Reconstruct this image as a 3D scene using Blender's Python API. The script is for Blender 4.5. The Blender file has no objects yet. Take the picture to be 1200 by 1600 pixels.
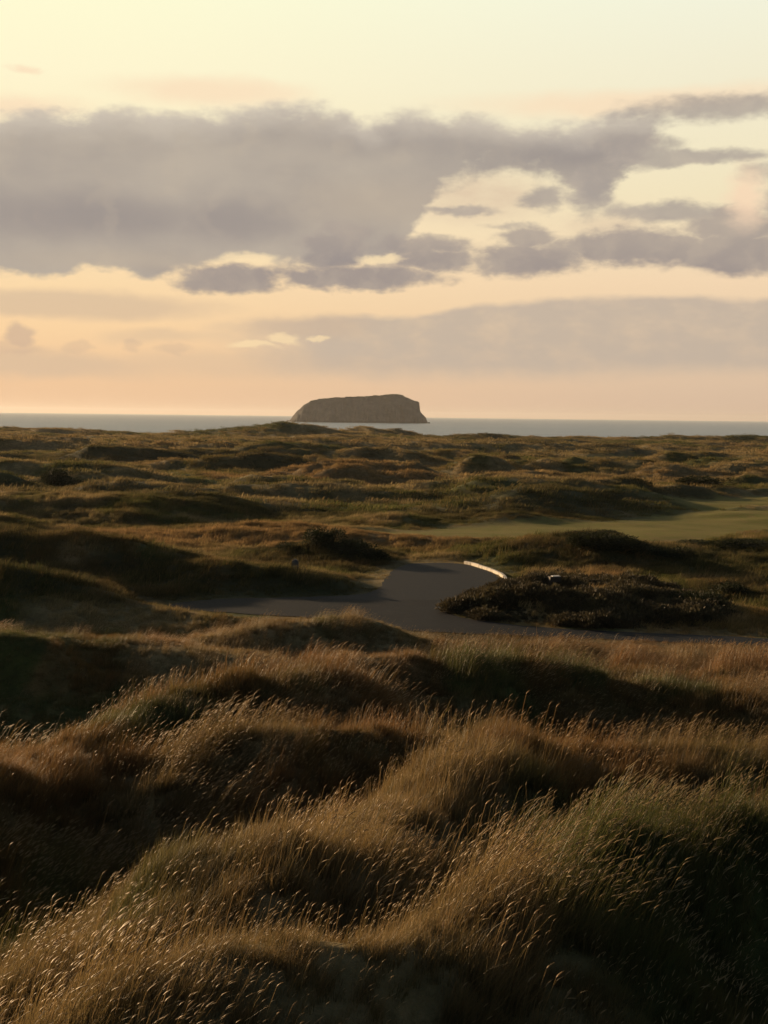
import bpy, bmesh, math, random
import numpy as np
from mathutils import Matrix, Vector, Euler

random.seed(7); rng = np.random.default_rng(7)
scene = bpy.context.scene
R = math.radians

# ------------------------------------------------------------------ camera
CAM = Vector((0.0, 0.0, 12.0))
FPX = 2000.0
PITCH, ROLL = 4.29, 0.67
cam_rot = Euler((R(90 - PITCH), 0, 0)).to_matrix() @ Matrix.Rotation(R(ROLL), 3, 'Z')
cd = bpy.data.cameras.new('camera'); cam = bpy.data.objects.new('camera', cd)
scene.collection.objects.link(cam); scene.camera = cam
cam.matrix_world = Matrix.Translation(CAM) @ cam_rot.to_4x4()
cd.sensor_fit = 'HORIZONTAL'; cd.sensor_width = 36; cd.lens = 36 * FPX / 1200
cd.clip_start = 0.1; cd.clip_end = 60000

def ray(px, py):
    d = cam_rot @ Vector(((px - 600) / FPX, -(py - 800) / FPX, -1.0))
    return d
def at_y(px, py, Y):                      # point of a sight line at forward distance Y
    d = ray(px, py); d = d * (Y / d.y)
    return CAM + d
def at_z(px, py, Z):
    d = ray(px, py); return CAM + d * ((Z - CAM.z) / d.z)
def azel(px, py):
    d = ray(px, py).normalized()
    return math.degrees(math.atan2(d.x, d.y)), math.degrees(math.asin(d.z))

SUN_AZ, SUN_EL = -43.0, 9.5              # degrees left of the view, above the horizon

# ------------------------------------------------------------------ helpers
def link(name, me, parent=None, mats=()):
    o = bpy.data.objects.new(name, me); scene.collection.objects.link(o)
    for m in mats: me.materials.append(m)
    if parent: o.parent = parent
    return o
def tag(o, label=None, cat=None, group=None, kind=None):
    if label: o['label'] = label
    if cat: o['category'] = cat
    if group: o['group'] = group
    if kind: o['kind'] = kind
    return o
def mesh_np(name, verts, faces4, smooth=True):
    """verts (N,3), faces4 (M,k) -> mesh"""
    me = bpy.data.meshes.new(name)
    k = faces4.shape[1]
    me.vertices.add(len(verts)); me.vertices.foreach_set('co', verts.astype(np.float32).ravel())
    me.loops.add(faces4.size); me.loops.foreach_set('vertex_index', faces4.astype(np.int32).ravel())
    me.polygons.add(len(faces4))
    me.polygons.foreach_set('loop_start', (np.arange(len(faces4)) * k).astype(np.int32))
    me.polygons.foreach_set('loop_total', np.full(len(faces4), k, np.int32))
    if smooth: me.polygons.foreach_set('use_smooth', np.ones(len(faces4), bool))
    me.update(calc_edges=True); me.validate()
    return me
def attr(me, name, typ, dom, data):
    a = me.attributes.new(name, typ, dom)
    key = 'vector' if typ == 'FLOAT_VECTOR' else 'value'
    a.data.foreach_set(key, np.asarray(data).ravel())

def hash2(ix, iy, seed):
    n = (ix.astype(np.int64) * 374761393 + iy.astype(np.int64) * 668265263 + seed * 1442695041) & 0x7fffffff
    n = ((n ^ (n >> 13)) * 1274126177) & 0x7fffffff
    n = (n ^ (n >> 16)) & 0xffffff
    return n / float(0xffffff)
def vnoise(x, y, seed=0):
    ix = np.floor(x); iy = np.floor(y); fx = x - ix; fy = y - iy
    fx = fx * fx * fx * (fx * (fx * 6 - 15) + 10); fy = fy * fy * fy * (fy * (fy * 6 - 15) + 10)
    a = hash2(ix, iy, seed); b = hash2(ix + 1, iy, seed); c = hash2(ix, iy + 1, seed); d = hash2(ix + 1, iy + 1, seed)
    return (a + (b - a) * fx) * (1 - fy) + (c + (d - c) * fx) * fy
def fbm(x, y, seed=0, octs=4):
    s = 0; a = 0.5; t = 0
    for i in range(octs):
        s = s + a * vnoise(x * 2 ** i + 17.3 * i, y * 2 ** i - 9.1 * i, seed + i); t += a; a *= 0.5
    return s / t
def sstep(x, a, b):
    t = np.clip((x - a) / (b - a), 0, 1); return t * t * (3 - 2 * t)

# ------------------------------------------------------------------ terrain
PZ = 6.40                                  # level of the cart path
def base_h(x, y):
    r = np.hypot(x, y)
    yy = np.where(y > 0, r, r * 0.45)
    h = np.interp(yy, [0, 3, 5, 7, 10, 14, 20, 26, 31, 34, 60, 130, 250, 400, 440, 500, 560],
                  [10.4, 9.3, 8.2, 7.85, 7.45, 6.75, 6.15, 6.25, 6.35, 6.35, 6.3, 5.9, 5.3, 4.6, 4.0, 0.2, -1.0])
    return h

# crest lines: (depth-lifted) points (px, py, Y), front width, back width, height of grass on it
RIDGES = [
 # foreground
 ([(-350,1640,4.6),(0,1560,5.2),(150,1537,5.6),(300,1487,6.1),(450,1425,6.7),(600,1375,7.3),(720,1335,7.9),(850,1292,8.4),(960,1262,8.9),(1080,1238,9.3),(1200,1195,9.9),(1500,1130,11)], 1.15, 1.0, .20),
 ([(360,1285,8.6),(430,1262,9.0),(520,1240,9.6),(620,1192,10.6),(720,1155,11.4),(850,1122,12.2),(950,1136,12.6),(1060,1132,12.8),(1200,1100,13.4),(1500,1060,15)], 1.3, 1.5, .24),
 ([(380,1118,14.0),(500,1094,14.6),(640,1098,14.8)], 1.2, 1.5, .34),
 ([(-350,1260,11),(0,1165,14),(100,1120,15),(200,1090,16),(300,1055,17),(400,1034,17.8),(500,1012,19.5),(640,1002,22),(740,1008,23.0),(860,1022,23.3),(960,1036,23.2),(1050,1056,22.8),(1140,1082,22.2)], 1.8, 1.9, .24),
 ([(-300,930,25),(0,958,25),(100,968,25),(200,980,25),(290,1012,24.5)], 2.0, 3.0, .36),
 ([(950,1022,26),(1000,1030,27.5),(1060,1016,27.5),(1130,1004,27),(1200,998,26.5),(1450,975,26)], 2.6, 3.0, .46),
 ([(330,992,29),(400,968,29.5),(500,955,30),(560,960,30),(600,984,29.5)], 1.3, 1.6, .16),
 # round the path
 ([(-400,860,36),(-150,868,36),(0,874,36),(60,881,36),(120,893,36),(200,920,35.5),(265,940,35)], 1.9, 2.6, .2),
 ([(-400,790,46),(-100,806,45),(0,814,45),(60,822,44.5),(150,832,44),(230,857,43.6),(300,875,43.2),(400,886,42.8),(500,900,42.4),(585,920,42)], 2.8, 3.0, .15),
 ([(330,880,41.7),(420,888,41.4),(500,897,41.0),(560,907,40.7),(592,921,40.3)], 1.2, 2.4, .12),
 ([(-100,795,58),(0,799,57),(60,815,56)], 3.0, 3.0, .2),
 ([(425,868,51),(460,853,51),(500,843,51),(560,862,50),(605,886,49)], 1.7, 2.2, .2),
 ([(720,932,38),(780,920,38),(865,914,38),(950,921,38),(1050,936,37.5),(1125,955,37)], 1.7, 2.0, .12),
 ([(780,882,48),(830,855,50),(880,840,51),(940,834,51),(1000,848,51),(1060,864,50),(1120,884,49)], 3.2, 2.6, .08),
 ([(1060,856,55),(1120,842,55),(1200,835,55),(1350,838,55)], 3.0, 2.6, .12),
 ([(1060,940,40),(1150,928,41),(1300,920,41)], 1.4, 2.0, .2),
 ([(620,856,56),(690,852,57),(740,856,56)], 1.0, 2.6, .15),
 # middle distance
 ([(560,797,78),(640,792,80),(740,778,80),(800,770,79),(860,772,79),(920,786,78),(975,803,76)], 4.0, 5, .15),
 ([(740,764,92),(800,752,92),(870,756,92),(950,776,90),(1040,800,86)], 3.2, 5, .15),
 ([(560,812,68),(620,802,68),(660,812,68)], 2, 3, .15),
 ([(1000,790,88),(1060,781,90),(1140,786,92),(1250,772,92),(1400,770,92)], 3, 5, .15),
 ([(1020,764,104),(1080,752,104),(1140,757,104),(1190,768,104)], 3.2, 5, .15),
 ([(300,792,76),(380,776,78),(450,782,78),(520,796,76)], 2.6, 4, .15),
 ([(500,778,86),(560,768,88),(640,768,88),(690,776,88)], 2.6, 4, .15),
 ([(130,800,68),(190,795,68),(230,812,67)], 2.2, 3.5, .15),
 ([(50,778,94),(85,757,96),(130,762,96),(190,774,95)], 3, 4, .1),
 ([(200,768,100),(270,760,104),(330,764,104)], 2.4, 4, .1),
 ([(330,738,130),(370,730,132),(410,738,130)], 4, 5, .1),
 ([(420,734,145),(490,715,148),(550,720,148),(640,738,146)], 5, 8, .1),
 ([(-300,716,170),(0,712,170),(100,707,172),(200,710,172),(300,718,170),(360,724,168)], 6, 9, .1),
 ([(640,738,150),(700,731,152),(790,738,150)], 4, 6, .1),
 ([(380,700,215),(470,688,222),(540,693,222),(640,708,215)], 8, 12, .1),
 ([(700,722,178),(800,716,180),(900,724,178)], 5, 9, .1),
 ([(900,712,195),(1000,704,200),(1120,712,198)], 6, 10, .1),
 ([(920,734,148),(1000,728,150),(1090,735,148)], 4, 7, .1),
 ([(1100,740,135),(1200,728,138),(1350,730,138)], 4, 7, .1),
 ([(150,697,240),(260,690,245),(340,697,240)], 8, 12, .1),
 ([(560,700,240),(660,694,245),(760,700,240)], 8, 12, .1),
 # last dunes before the sea
 ([(-500,664,380),(-200,666,380),(0,668,380),(100,670,378),(170,674,374),(215,682,368)], 12, 18, .25),
 ([(235,681,350),(290,673,350),(350,671,350),(400,664,345),(450,659,345),(490,664,345),(530,674,350)], 11, 16, .25),
 ([(530,673,365),(570,665,365),(600,671,365),(630,669,365),(660,679,365)], 9, 14, .25),
 ([(700,683,375),(740,677,380),(790,680,380),(850,684,380)], 9, 14, .25),
 ([(850,685,390),(950,683,395),(1000,684,395),(1060,679,395),(1110,682,395),(1200,680,395),(1500,684,395),(1800,686,395)], 10, 16, .25),
 ([(430,684,290),(520,678,295),(600,684,290)], 8, 14, .25),
 ([(960,694,300),(1060,690,305),(1180,693,300)], 8, 14, .25),
]
# flat places: the path outline, in the photograph's sight lines on the path level, turned into world x, y
path_px = [(258,944),(290,940),(350,935),(450,934),(560,930),(590,923),(600,906),(614,890),(640,880),(700,879),(730,882),(765,893),(787,907),
           (750,921),(705,938),(693,950),(702,962),(760,971),(850,981),(960,987),(1080,992),(1300,1002),(1500,1010),
           (1500,1026),(1300,1016),(1080,1004),(960,1000),(860,996),(780,992),(700,989),(640,986),(600,980),(560,972),(500,966),(400,960),(300,954),(262,950)]
PATH = np.array([[at_z(a, b, PZ).x, at_z(a, b, PZ).y] for a, b in path_px])
def poly_sd(x, y, P):
    """signed distance to a closed polygon (negative inside)"""
    d = np.full(x.shape, 1e9); ins = np.zeros(x.shape, bool)
    n = len(P)
    for i in range(n):
        ax, ay = P[i]; bx, by = P[(i + 1) % n]
        ex, ey = bx - ax, by - ay
        t = np.clip(((x - ax) * ex + (y - ay) * ey) / (ex * ex + ey * ey + 1e-12), 0, 1)
        d = np.minimum(d, np.hypot(x - ax - t * ex, y - ay - t * ey))
        c = ((ay > y) != (by > y)) & (x < ex * (y - ay) / (ey + 1e-12) + ax)
        ins ^= c
    return np.where(ins, -d, d)
def world_poly(pts, z=6.3):
    return np.array([[at_z(a, b, z).x, at_z(a, b, z).y] for a, b in pts])
FAIR = [world_poly([(560,836),(700,826),(800,818),(960,815),(1010,806),(1100,800),(1250,796),(1400,796),(1400,828),(1180,836),(1060,852),(960,856),(860,850),(760,850),(640,846)]),
        world_poly([(660,745),(700,741),(790,741),(800,744),(720,748)]),
        world_poly([(720,690),(760,688),(800,690),(780,693)]),
        world_poly([(900,712),(1000,709),(1100,713),(1000,716)]),
        world_poly([(1040,782),(1120,776),(1260,768),(1260,790),(1100,796)])]
HEATH = world_poly([(690,955),(705,935),(750,918),(865,905),(960,910),(1050,925),(1110,940),(1140,965),(1100,980),(950,980),(850,974),(760,967)], 6.42)

def heights(x, y):
    b = base_h(x, y)
    acc = np.zeros_like(x)
    r = np.hypot(x, y)
    # random small dunes fill what the crest lines leave
    amp = np.interp(r, [0, 20, 32, 50, 80, 150, 300, 420, 480], [.05, .06, .06, .15, .9, 1.7, 1.5, .9, 0])
    wl = np.interp(r, [0, 30, 80, 200, 400], [3.0, 6.0, 11, 22, 34])
    def rid(sc, seed):
        n = fbm(x / (sc * 1.7) + 3.1, y / sc + 1.7, seed, 3)
        return sstep(n, .44, .78)
    near = rid(3.2, 5); mid = rid(8.0, 11); far = rid(20.0, 23)
    wn = sstep(-r, -35, -22); wf = sstep(r, 110, 220)
    n = near * wn + (1 - wn) * (mid * (1 - wf) + (far * .75 + mid * .25) * wf)
    acc += (np.maximum(n * amp * 1.5, 0)) ** 3
    for pts, wfr, wbk, gh in RIDGES:
        W = [at_y(*p) for p in pts]
        xs = [w.x for w in W]; ys = [w.y for w in W]; zs = [w.z - gh for w in W]
        wm = max(wfr, wbk) * 3.2
        sel = (x > min(xs) - wm) & (x < max(xs) + wm) & (y > min(ys) - wm) & (y < max(ys) + wm)
        if not sel.any(): continue
        X = x[sel]; Y = y[sel]
        # wobble so that the mounds are not tubes
        s = (wfr + wbk) * .5
        X = X + (fbm(X / (s * 1.3), Y / (s * 1.3), 71, 3) - .5) * s * 1.3
        Y = Y + (fbm(X / (s * 1.3) + 9, Y / (s * 1.3), 77, 3) - .5) * s * 1.3
        best = np.full(X.shape, 1e9); Z = np.zeros(X.shape); SG = np.zeros(X.shape)
        for i in range(len(xs) - 1):
            ex, ey = xs[i + 1] - xs[i], ys[i + 1] - ys[i]
            t = np.clip(((X - xs[i]) * ex + (Y - ys[i]) * ey) / (ex * ex + ey * ey), 0, 1)
            dx = X - xs[i] - t * ex; dy = Y - ys[i] - t * ey
            d = np.hypot(dx, dy)
            m = d < best
            best = np.where(m, d, best); Z = np.where(m, zs[i] + t * (zs[i + 1] - zs[i]), Z)
            SG = np.where(m, (ex * dy - ey * dx), SG)       # > 0 : behind the crest
        w = np.where(SG > 0, wbk, wfr)
        # soften the jump between both widths round the ends
        w = wfr + (wbk - wfr) * sstep(SG / (best + 1e-6) / max(.01, 1), -2.0, 2.0) if False else w
        u = best / w
        c = np.maximum(Z - b[sel], 0.02) * np.exp(-u ** 1.75)
        acc[sel] += np.maximum(c, 0) ** 3
    h = b + np.cbrt(acc)
    # hummocks
    hum = (fbm(x / 1.1, y / 1.1, 41, 3) - .5) * np.interp(r, [0, 8, 30, 60, 200], [.06, .18, .16, .22, .5])
    hum += (fbm(x / 4.0, y / 2.6, 47, 3) - .5) * np.interp(r, [0, 8, 30, 60, 200], [.1, .26, .14, .25, .9])
    flat = np.ones_like(x)
    nr = (r < 70) & (y > 10)
    sdp = np.full(x.shape, 50.0); sdp[nr] = poly_sd(x[nr], y[nr], PATH)
    flat = sstep(sdp, .15, 1.6)
    fa = np.full(x.shape, 50.0)
    fr = (r > 40) & (r < 420) & (y > 0)
    for P in FAIR: fa[fr] = np.minimum(fa[fr], poly_sd(x[fr], y[fr], P))
    ff = sstep(fa, -1.0, 3.0)
    h = h + hum * (1 - sstep(r, 430, 480)) * (0.08 + .92 * ff)
    h = b + (h - b) * (0.25 + .75 * ff)
    h = PZ - .012 + (h - (PZ - .012)) * flat
    return h, sdp, fa

def veg(x, y):
    """straw, rust, dark share of the vegetation at a place; dark also holds painted slope shade"""
    r = np.hypot(x, y)
    straw = fbm(x / 2.0, y / 2.8, 101, 4); rust = fbm(x / 1.9 + 40, y / 2.4, 131, 4); dark = fbm(x / 4 + 7, y / 4, 151, 4)
    s2 = fbm(x / 16, y / 16, 161, 3); r2 = fbm(x / 14 + 4, y / 14, 171, 3); d2 = fbm(x / 18 + 4, y / 14, 181, 4)
    k = sstep(r, 30, 90)
    straw = straw * (1 - k * .6) + s2 * k * .6; rust = rust * (1 - k * .6) + r2 * k * .6; dark = dark * (1 - k * .7) + d2 * k * .7
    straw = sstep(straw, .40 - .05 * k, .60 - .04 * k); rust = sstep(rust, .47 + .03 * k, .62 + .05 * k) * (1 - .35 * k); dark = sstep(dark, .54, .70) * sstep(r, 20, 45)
    def spot(px, py, z, rx, ry):
        p = at_z(px, py, z); e = np.hypot((x - p.x) / rx, (y - p.y) / ry) + (fbm(x / 2, y / 2, 199, 2) - .5) * .8
        return 1 - sstep(e, .6, 1.15)
    rs = np.maximum.reduce([spot(300, 838, 6.4, 5.5, 6), spot(440, 842, 6.4, 5, 5), spot(470, 746, 6.3, 12, 9), spot(600, 752, 6.3, 11, 8),
                            spot(620, 842, 6.4, 6, 4.5), spot(1060, 1010, 7.2, 2.8, 2.2) * .7, spot(250, 1060, 8, 1.8, 2.2), spot(380, 1040, 8, 1.6, 2.0)])
    rust = np.maximum(rust * .8, rs); straw = np.maximum(straw, rs * .9); dark = dark * (1 - rs)
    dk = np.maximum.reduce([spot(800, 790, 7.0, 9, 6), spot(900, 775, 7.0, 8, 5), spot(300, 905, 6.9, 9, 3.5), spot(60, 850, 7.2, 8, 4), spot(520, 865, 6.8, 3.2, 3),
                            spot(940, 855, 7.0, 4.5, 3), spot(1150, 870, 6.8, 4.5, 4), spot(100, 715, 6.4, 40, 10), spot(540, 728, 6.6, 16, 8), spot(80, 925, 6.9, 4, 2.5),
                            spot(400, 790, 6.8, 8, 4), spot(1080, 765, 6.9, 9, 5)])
    dark = np.maximum(dark, dk * .85); straw = straw * (1 - dk * .6)  # dark growth on the mounds, plus shade of front dune faces coloured in
    return straw, rust, dark

# polar sheet: fine where the view goes, coarser elsewhere
az_f = np.arange(-23, 23.001, 0.085)
left = -23 - np.cumsum(np.linspace(.12, 1.6, 70)); left = left[left > -150]
right = 23 + np.cumsum(np.linspace(.12, 2.4, 60)); right = right[right < 150]
back = np.linspace(right[-1] + 2, left[-1] + 360 - 2, 24)
azs = np.radians(np.concatenate([left[::-1], az_f, right, back]))
rs_ = [0.4]
while rs_[-1] < 560: rs_.append(rs_[-1] * 1.0075 + 0.004)
rs_ = np.array(rs_)
AA, RR = np.meshgrid(azs, rs_)
GX = (RR * np.sin(AA)).ravel(); GY = (RR * np.cos(AA)).ravel()
GH, GSD, GFA = heights(GX, GY)
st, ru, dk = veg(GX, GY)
na, nr_ = len(azs), len(rs_)
i = np.arange(nr_ - 1)[:, None]; j = np.arange(na)[None, :]
jn = (j + 1) % na
F = np.stack([(i * na + j), (i * na + jn), ((i + 1) * na + jn), ((i + 1) * na + j)], -1).reshape(-1, 4)[:, ::-1]
# centre cap
V = np.stack([GX, GY, GH], 1)
gme = mesh_np('ground', V, F)
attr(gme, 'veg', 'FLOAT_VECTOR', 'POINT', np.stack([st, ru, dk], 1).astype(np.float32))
attr(gme, 'fair', 'FLOAT', 'POINT', (1 - sstep(GFA + (fbm(GX / 1.5, GY / 1.5, 501, 4) - .5) * 5, -1.6, 2.0)).astype(np.float32))
def ground_z(x, y):
    return heights(x, y)

# ------------------------------------------------------------------ materials
def newmat(name):
    m = bpy.data.materials.new(name); m.use_nodes = True
    nt = m.node_tree; nt.nodes.clear()
    return m, nt
def N(nt, typ, **kw):
    n = nt.nodes.new(typ)
    for k, v in kw.items():
        if k == 'inp':
            for a, b in v.items(): n.inputs[a].default_value = b
        else: setattr(n, k, v)
    return n
def mixc(nt, fac, a, b, blend='MIX'):
    n = nt.nodes.new('ShaderNodeMix'); n.data_type = 'RGBA'; n.blend_type = blend
    for s, v in ((0, fac), (6, a), (7, b)):
        if hasattr(v, 'is_output') or isinstance(v, bpy.types.NodeSocket): nt.links.new(v, n.inputs[s])
        else: n.inputs[s].default_value = v if s == 0 else (*v, 1)
    return n.outputs[2]
def mth(nt, op, a, b=None, c=None, clamp=False):
    n = nt.nodes.new('ShaderNodeMath'); n.operation = op; n.use_clamp = clamp
    for s, v in enumerate((a, b, c)):
        if v is None: continue
        if isinstance(v, bpy.types.NodeSocket): nt.links.new(v, n.inputs[s])
        else: n.inputs[s].default_value = v
    return n.outputs[0]
def smooth(nt, v, a, b, lo=0.0, hi=1.0):
    n = nt.nodes.new('ShaderNodeMapRange'); n.interpolation_type = 'SMOOTHSTEP'
    for s, q in enumerate((v, a, b, lo, hi)):
        if isinstance(q, bpy.types.NodeSocket): nt.links.new(q, n.inputs[s])
        else: n.inputs[s].default_value = q
    return n.outputs[0]
def noise(nt, vec, scale, detail=3, rough=.55, dist=0.0):
    n = N(nt, 'ShaderNodeTexNoise', inp={'Scale': scale, 'Detail': detail, 'Roughness': rough, 'Distortion': dist})
    if vec is not None: nt.links.new(vec, n.inputs['Vector'])
    return n.outputs[0]
def out(nt, sh):
    o = N(nt, 'ShaderNodeOutputMaterial'); nt.links.new(sh, o.inputs[0]); return o

C_STRAW, C_RUST, C_GREEN, C_DARK = (.28, .200, .098), (.25, .115, .045), (.090, .108, .032), (.034, .036, .022)
def veg_color(nt, src_type, far=False):
    C_STRAW, C_RUST = ((.40, .30, .155), (.34, .19, .085)) if far else ((.29, .200, .092), (.29, .125, .045))
    a = N(nt, 'ShaderNodeAttribute', attribute_type=src_type, attribute_name='veg')
    s = N(nt, 'ShaderNodeSeparateXYZ'); nt.links.new(a.outputs['Vector'], s.inputs[0])
    c = mixc(nt, s.outputs[0], C_GREEN, C_STRAW)
    c = mixc(nt, mth(nt, 'MULTIPLY', s.outputs[1], .72), c, C_RUST)
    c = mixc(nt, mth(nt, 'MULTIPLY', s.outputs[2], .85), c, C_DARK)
    return c, s

def grass_mat(rough=.5, spec=.22, far=False):
    m, nt = newmat('grass_blades')
    c, s = veg_color(nt, 'INSTANCER', far)
    t = N(nt, 'ShaderNodeAttribute', attribute_name='t').outputs['Fac']
    rn = N(nt, 'ShaderNodeAttribute', attribute_name='rnd').outputs['Fac']
    hd = N(nt, 'ShaderNodeAttribute', attribute_name='head').outputs['Fac']
    ri = N(nt, 'ShaderNodeObjectInfo').outputs['Random']
    # greener, darker base of the blade; individual blades differ
    c = mixc(nt, smooth(nt, t, .0, .7, .35 if far else .7, 0.), c, (.035, .042, .013))
    c = mixc(nt, smooth(nt, rn, .35, 1., 0., .6), c, (.12, .10, .035))
    c = mixc(nt, smooth(nt, rn, .0, .2, .5, 0.), c, (.30, .19, .09))
    c = mixc(nt, mth(nt, 'MULTIPLY', hd, .6), c, (.50, .36, .20))
    hs = N(nt, 'ShaderNodeHueSaturation'); nt.links.new(c, hs.inputs['Color'])
    nt.links.new(mth(nt, 'MULTIPLY_ADD', ri, .5, .75), hs.inputs['Value'])
    c = hs.outputs[0]
    b = N(nt, 'ShaderNodeBsdfPrincipled', inp={'Roughness': rough})
    b.inputs['Specular IOR Level'].default_value = spec
    nt.links.new(c, b.inputs['Base Color'])
    tr = N(nt, 'ShaderNodeBsdfTranslucent'); nt.links.new(c, tr.inputs[0])
    mx = N(nt, 'ShaderNodeMixShader', inp={0: .42}); nt.links.new(b.outputs[0], mx.inputs[1]); nt.links.new(tr.outputs[0], mx.inputs[2])
    out(nt, mx.outputs[0]); return m
M_GRASS = grass_mat(); M_GRASS_FAR = grass_mat(.9, .05, True)

def ground_mat():
    m, nt = newmat('dune_ground')
    g = N(nt, 'ShaderNodeNewGeometry').outputs['Position']
    c, s = veg_color(nt, 'GEOMETRY', True)
    n1 = noise(nt, g, 1.6, 6, .65); n2 = noise(nt, g, 9, 5, .7); n3 = noise(nt, g, .35, 4, .6)
    c = mixc(nt, smooth(nt, n1, .35, .7, .65, .2), c, (.05, .050, .022))
    c = mixc(nt, smooth(nt, n2, .45, .75, 0., .5), c, (.02, .022, .012))
    fa = N(nt, 'ShaderNodeAttribute', attribute_name='fair').outputs['Fac']
    fc = mixc(nt, smooth(nt, n3, .35, .65), (.150, .152, .034), (.205, .182, .050))
    fc = mixc(nt, smooth(nt, n1, .4, .75, 0., .7), fc, (.22, .155, .06))
    fc = mixc(nt, smooth(nt, n2, .5, .8, 0., .35), fc, (.06, .065, .02))
    c = mixc(nt, fa, c, fc)
    b = N(nt, 'ShaderNodeBsdfPrincipled', inp={'Roughness': .9}); b.inputs['Specular IOR Level'].default_value = .1
    nt.links.new(c, b.inputs['Base Color'])
    bp = N(nt, 'ShaderNodeBump', inp={'Strength': .8, 'Distance': .12}); nt.links.new(n2, bp.inputs['Height']); nt.links.new(bp.outputs[0], b.inputs['Normal'])
    out(nt, b.outputs[0]); return m
ground = link('ground', gme, None, [ground_mat()]); tag(ground, 'rolling grassy dunes running down to the sea', None, None, 'structure')

def path_mat():
    m, nt = newmat('asphalt')
    g = N(nt, 'ShaderNodeNewGeometry').outputs['Position']
    n1 = noise(nt, g, .5, 5, .6); n2 = noise(nt, g, 14, 5, .7); n3 = noise(nt, g, 90, 2, .6)
    c = mixc(nt, smooth(nt, n1, .35, .65), (.0095, .0125, .0195), (.0145, .0185, .0275))  # asphalt tone lowered: shade lying on the path is put into the colour
    sy = N(nt, 'ShaderNodeSeparateXYZ'); nt.links.new(g, sy.inputs[0])
    sm = mth(nt, 'MULTIPLY_ADD', n1, .5, sy.outputs[1])
    c = mixc(nt, smooth(nt, sm, 39.0, 39.15), c, (.020, .0245, .034))          # paler surface of the turning place
    n4 = noise(nt, g, 2.2, 6, .7)
    c = mixc(nt, smooth(nt, n4, .52, .72, 0., .55), c, (.034, .032, .030))
    c = mixc(nt, smooth(nt, n2, .5, .78, 0., .7), c, (.045, .040, .034))
    b = N(nt, 'ShaderNodeBsdfPrincipled', inp={'Roughness': .8}); nt.links.new(c, b.inputs['Base Color'])
    b.inputs['Specular IOR Level'].default_value = .08
    bp = N(nt, 'ShaderNodeBump', inp={'Strength': .5, 'Distance': .02}); nt.links.new(n3, bp.inputs['Height']); nt.links.new(bp.outputs[0], b.inputs['Normal'])
    out(nt, b.outputs[0]); return m
bm = bmesh.new()
P2 = []
for k in range(len(PATH)):                     # soften and roughen the edge
    a = PATH[k]; b_ = PATH[(k + 1) % len(PATH)]
    nseg = max(1, int(np.hypot(*(b_ - a)) / .35))
    for q in range(nseg):
        p = a + (b_ - a) * q / nseg; P2.append(p)
P2 = np.array(P2)
for _ in range(3): P2 = (np.roll(P2, 1, 0) + P2 * 2 + np.roll(P2, -1, 0)) / 4
P2 = P2 + rng.normal(0, .035, P2.shape)
bm.faces.new([bm.verts.new((p[0], p[1], PZ + .004)) for p in P2])
bmesh.ops.triangulate(bm, faces=bm.faces[:])
bm.normal_update(); bm.faces.ensure_lookup_table()
if bm.faces[0].normal.z < 0: bmesh.ops.reverse_faces(bm, faces=bm.faces[:])
me = bpy.data.meshes.new('path'); bm.to_mesh(me); bm.free()
path = link('path', me, None, [path_mat()]); tag(path, 'asphalt cart path with shade in its dark tone, widening into a turning place', None, None, 'structure')

# sea
def sea_mat():
    m, nt = newmat('sea_water')
    g = N(nt, 'ShaderNodeNewGeometry').outputs['Position']
    mp = N(nt, 'ShaderNodeMapping', inp={'Scale': (.35, 1, 1), 'Rotation': (0, 0, R(12))}); nt.links.new(g, mp.inputs[0])
    w1 = noise(nt, mp.outputs[0], .09, 6, .62); w2 = noise(nt, mp.outputs[0], .7, 4, .6); w3 = noise(nt, mp.outputs[0], .010, 3, .5)
    hgt = mth(nt, 'ADD', mth(nt, 'MULTIPLY', w1, 2.2), mth(nt, 'MULTIPLY', w2, .5))
    bp = N(nt, 'ShaderNodeBump', inp={'Strength': 1., 'Distance': 1.6}); nt.links.new(hgt, bp.inputs['Height'])
    c = mixc(nt, smooth(nt, w3, .38, .62), (.10, .19, .30), (.15, .235, .34))
    c = mixc(nt, smooth(nt, w1, .5, .62, 0., .5), c, (.24, .27, .31))
    b = N(nt, 'ShaderNodeBsdfPrincipled', inp={'Roughness': .3, 'IOR': 1.33}); nt.links.new(c, b.inputs['Base Color'])
    b.inputs['Specular IOR Level'].default_value = .5
    nt.links.new(bp.outputs[0], b.inputs['Normal'])
    out(nt, b.outputs[0]); return m
rr = np.array([0.0, 200, 400, 500, 600, 800, 1200, 2000, 3500, 6000, 10000, 14500]); th = np.linspace(0, 2 * np.pi, 129)[:-1]
sv = np.array([[r_ * math.sin(t_), r_ * math.cos(t_), 0] for r_ in rr[1:] for t_ in th])
nn = len(th)
sf = np.array([[a * nn + b2, (a + 1) * nn + b2, (a + 1) * nn + (b2 + 1) % nn, a * nn + (b2 + 1) % nn] for a in range(len(rr) - 2) for b2 in range(nn)])
sea = link('sea', mesh_np('sea', sv, sf), None, [sea_mat()]); tag(sea, 'pale grey blue sea out to the horizon', None, None, 'structure')

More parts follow.
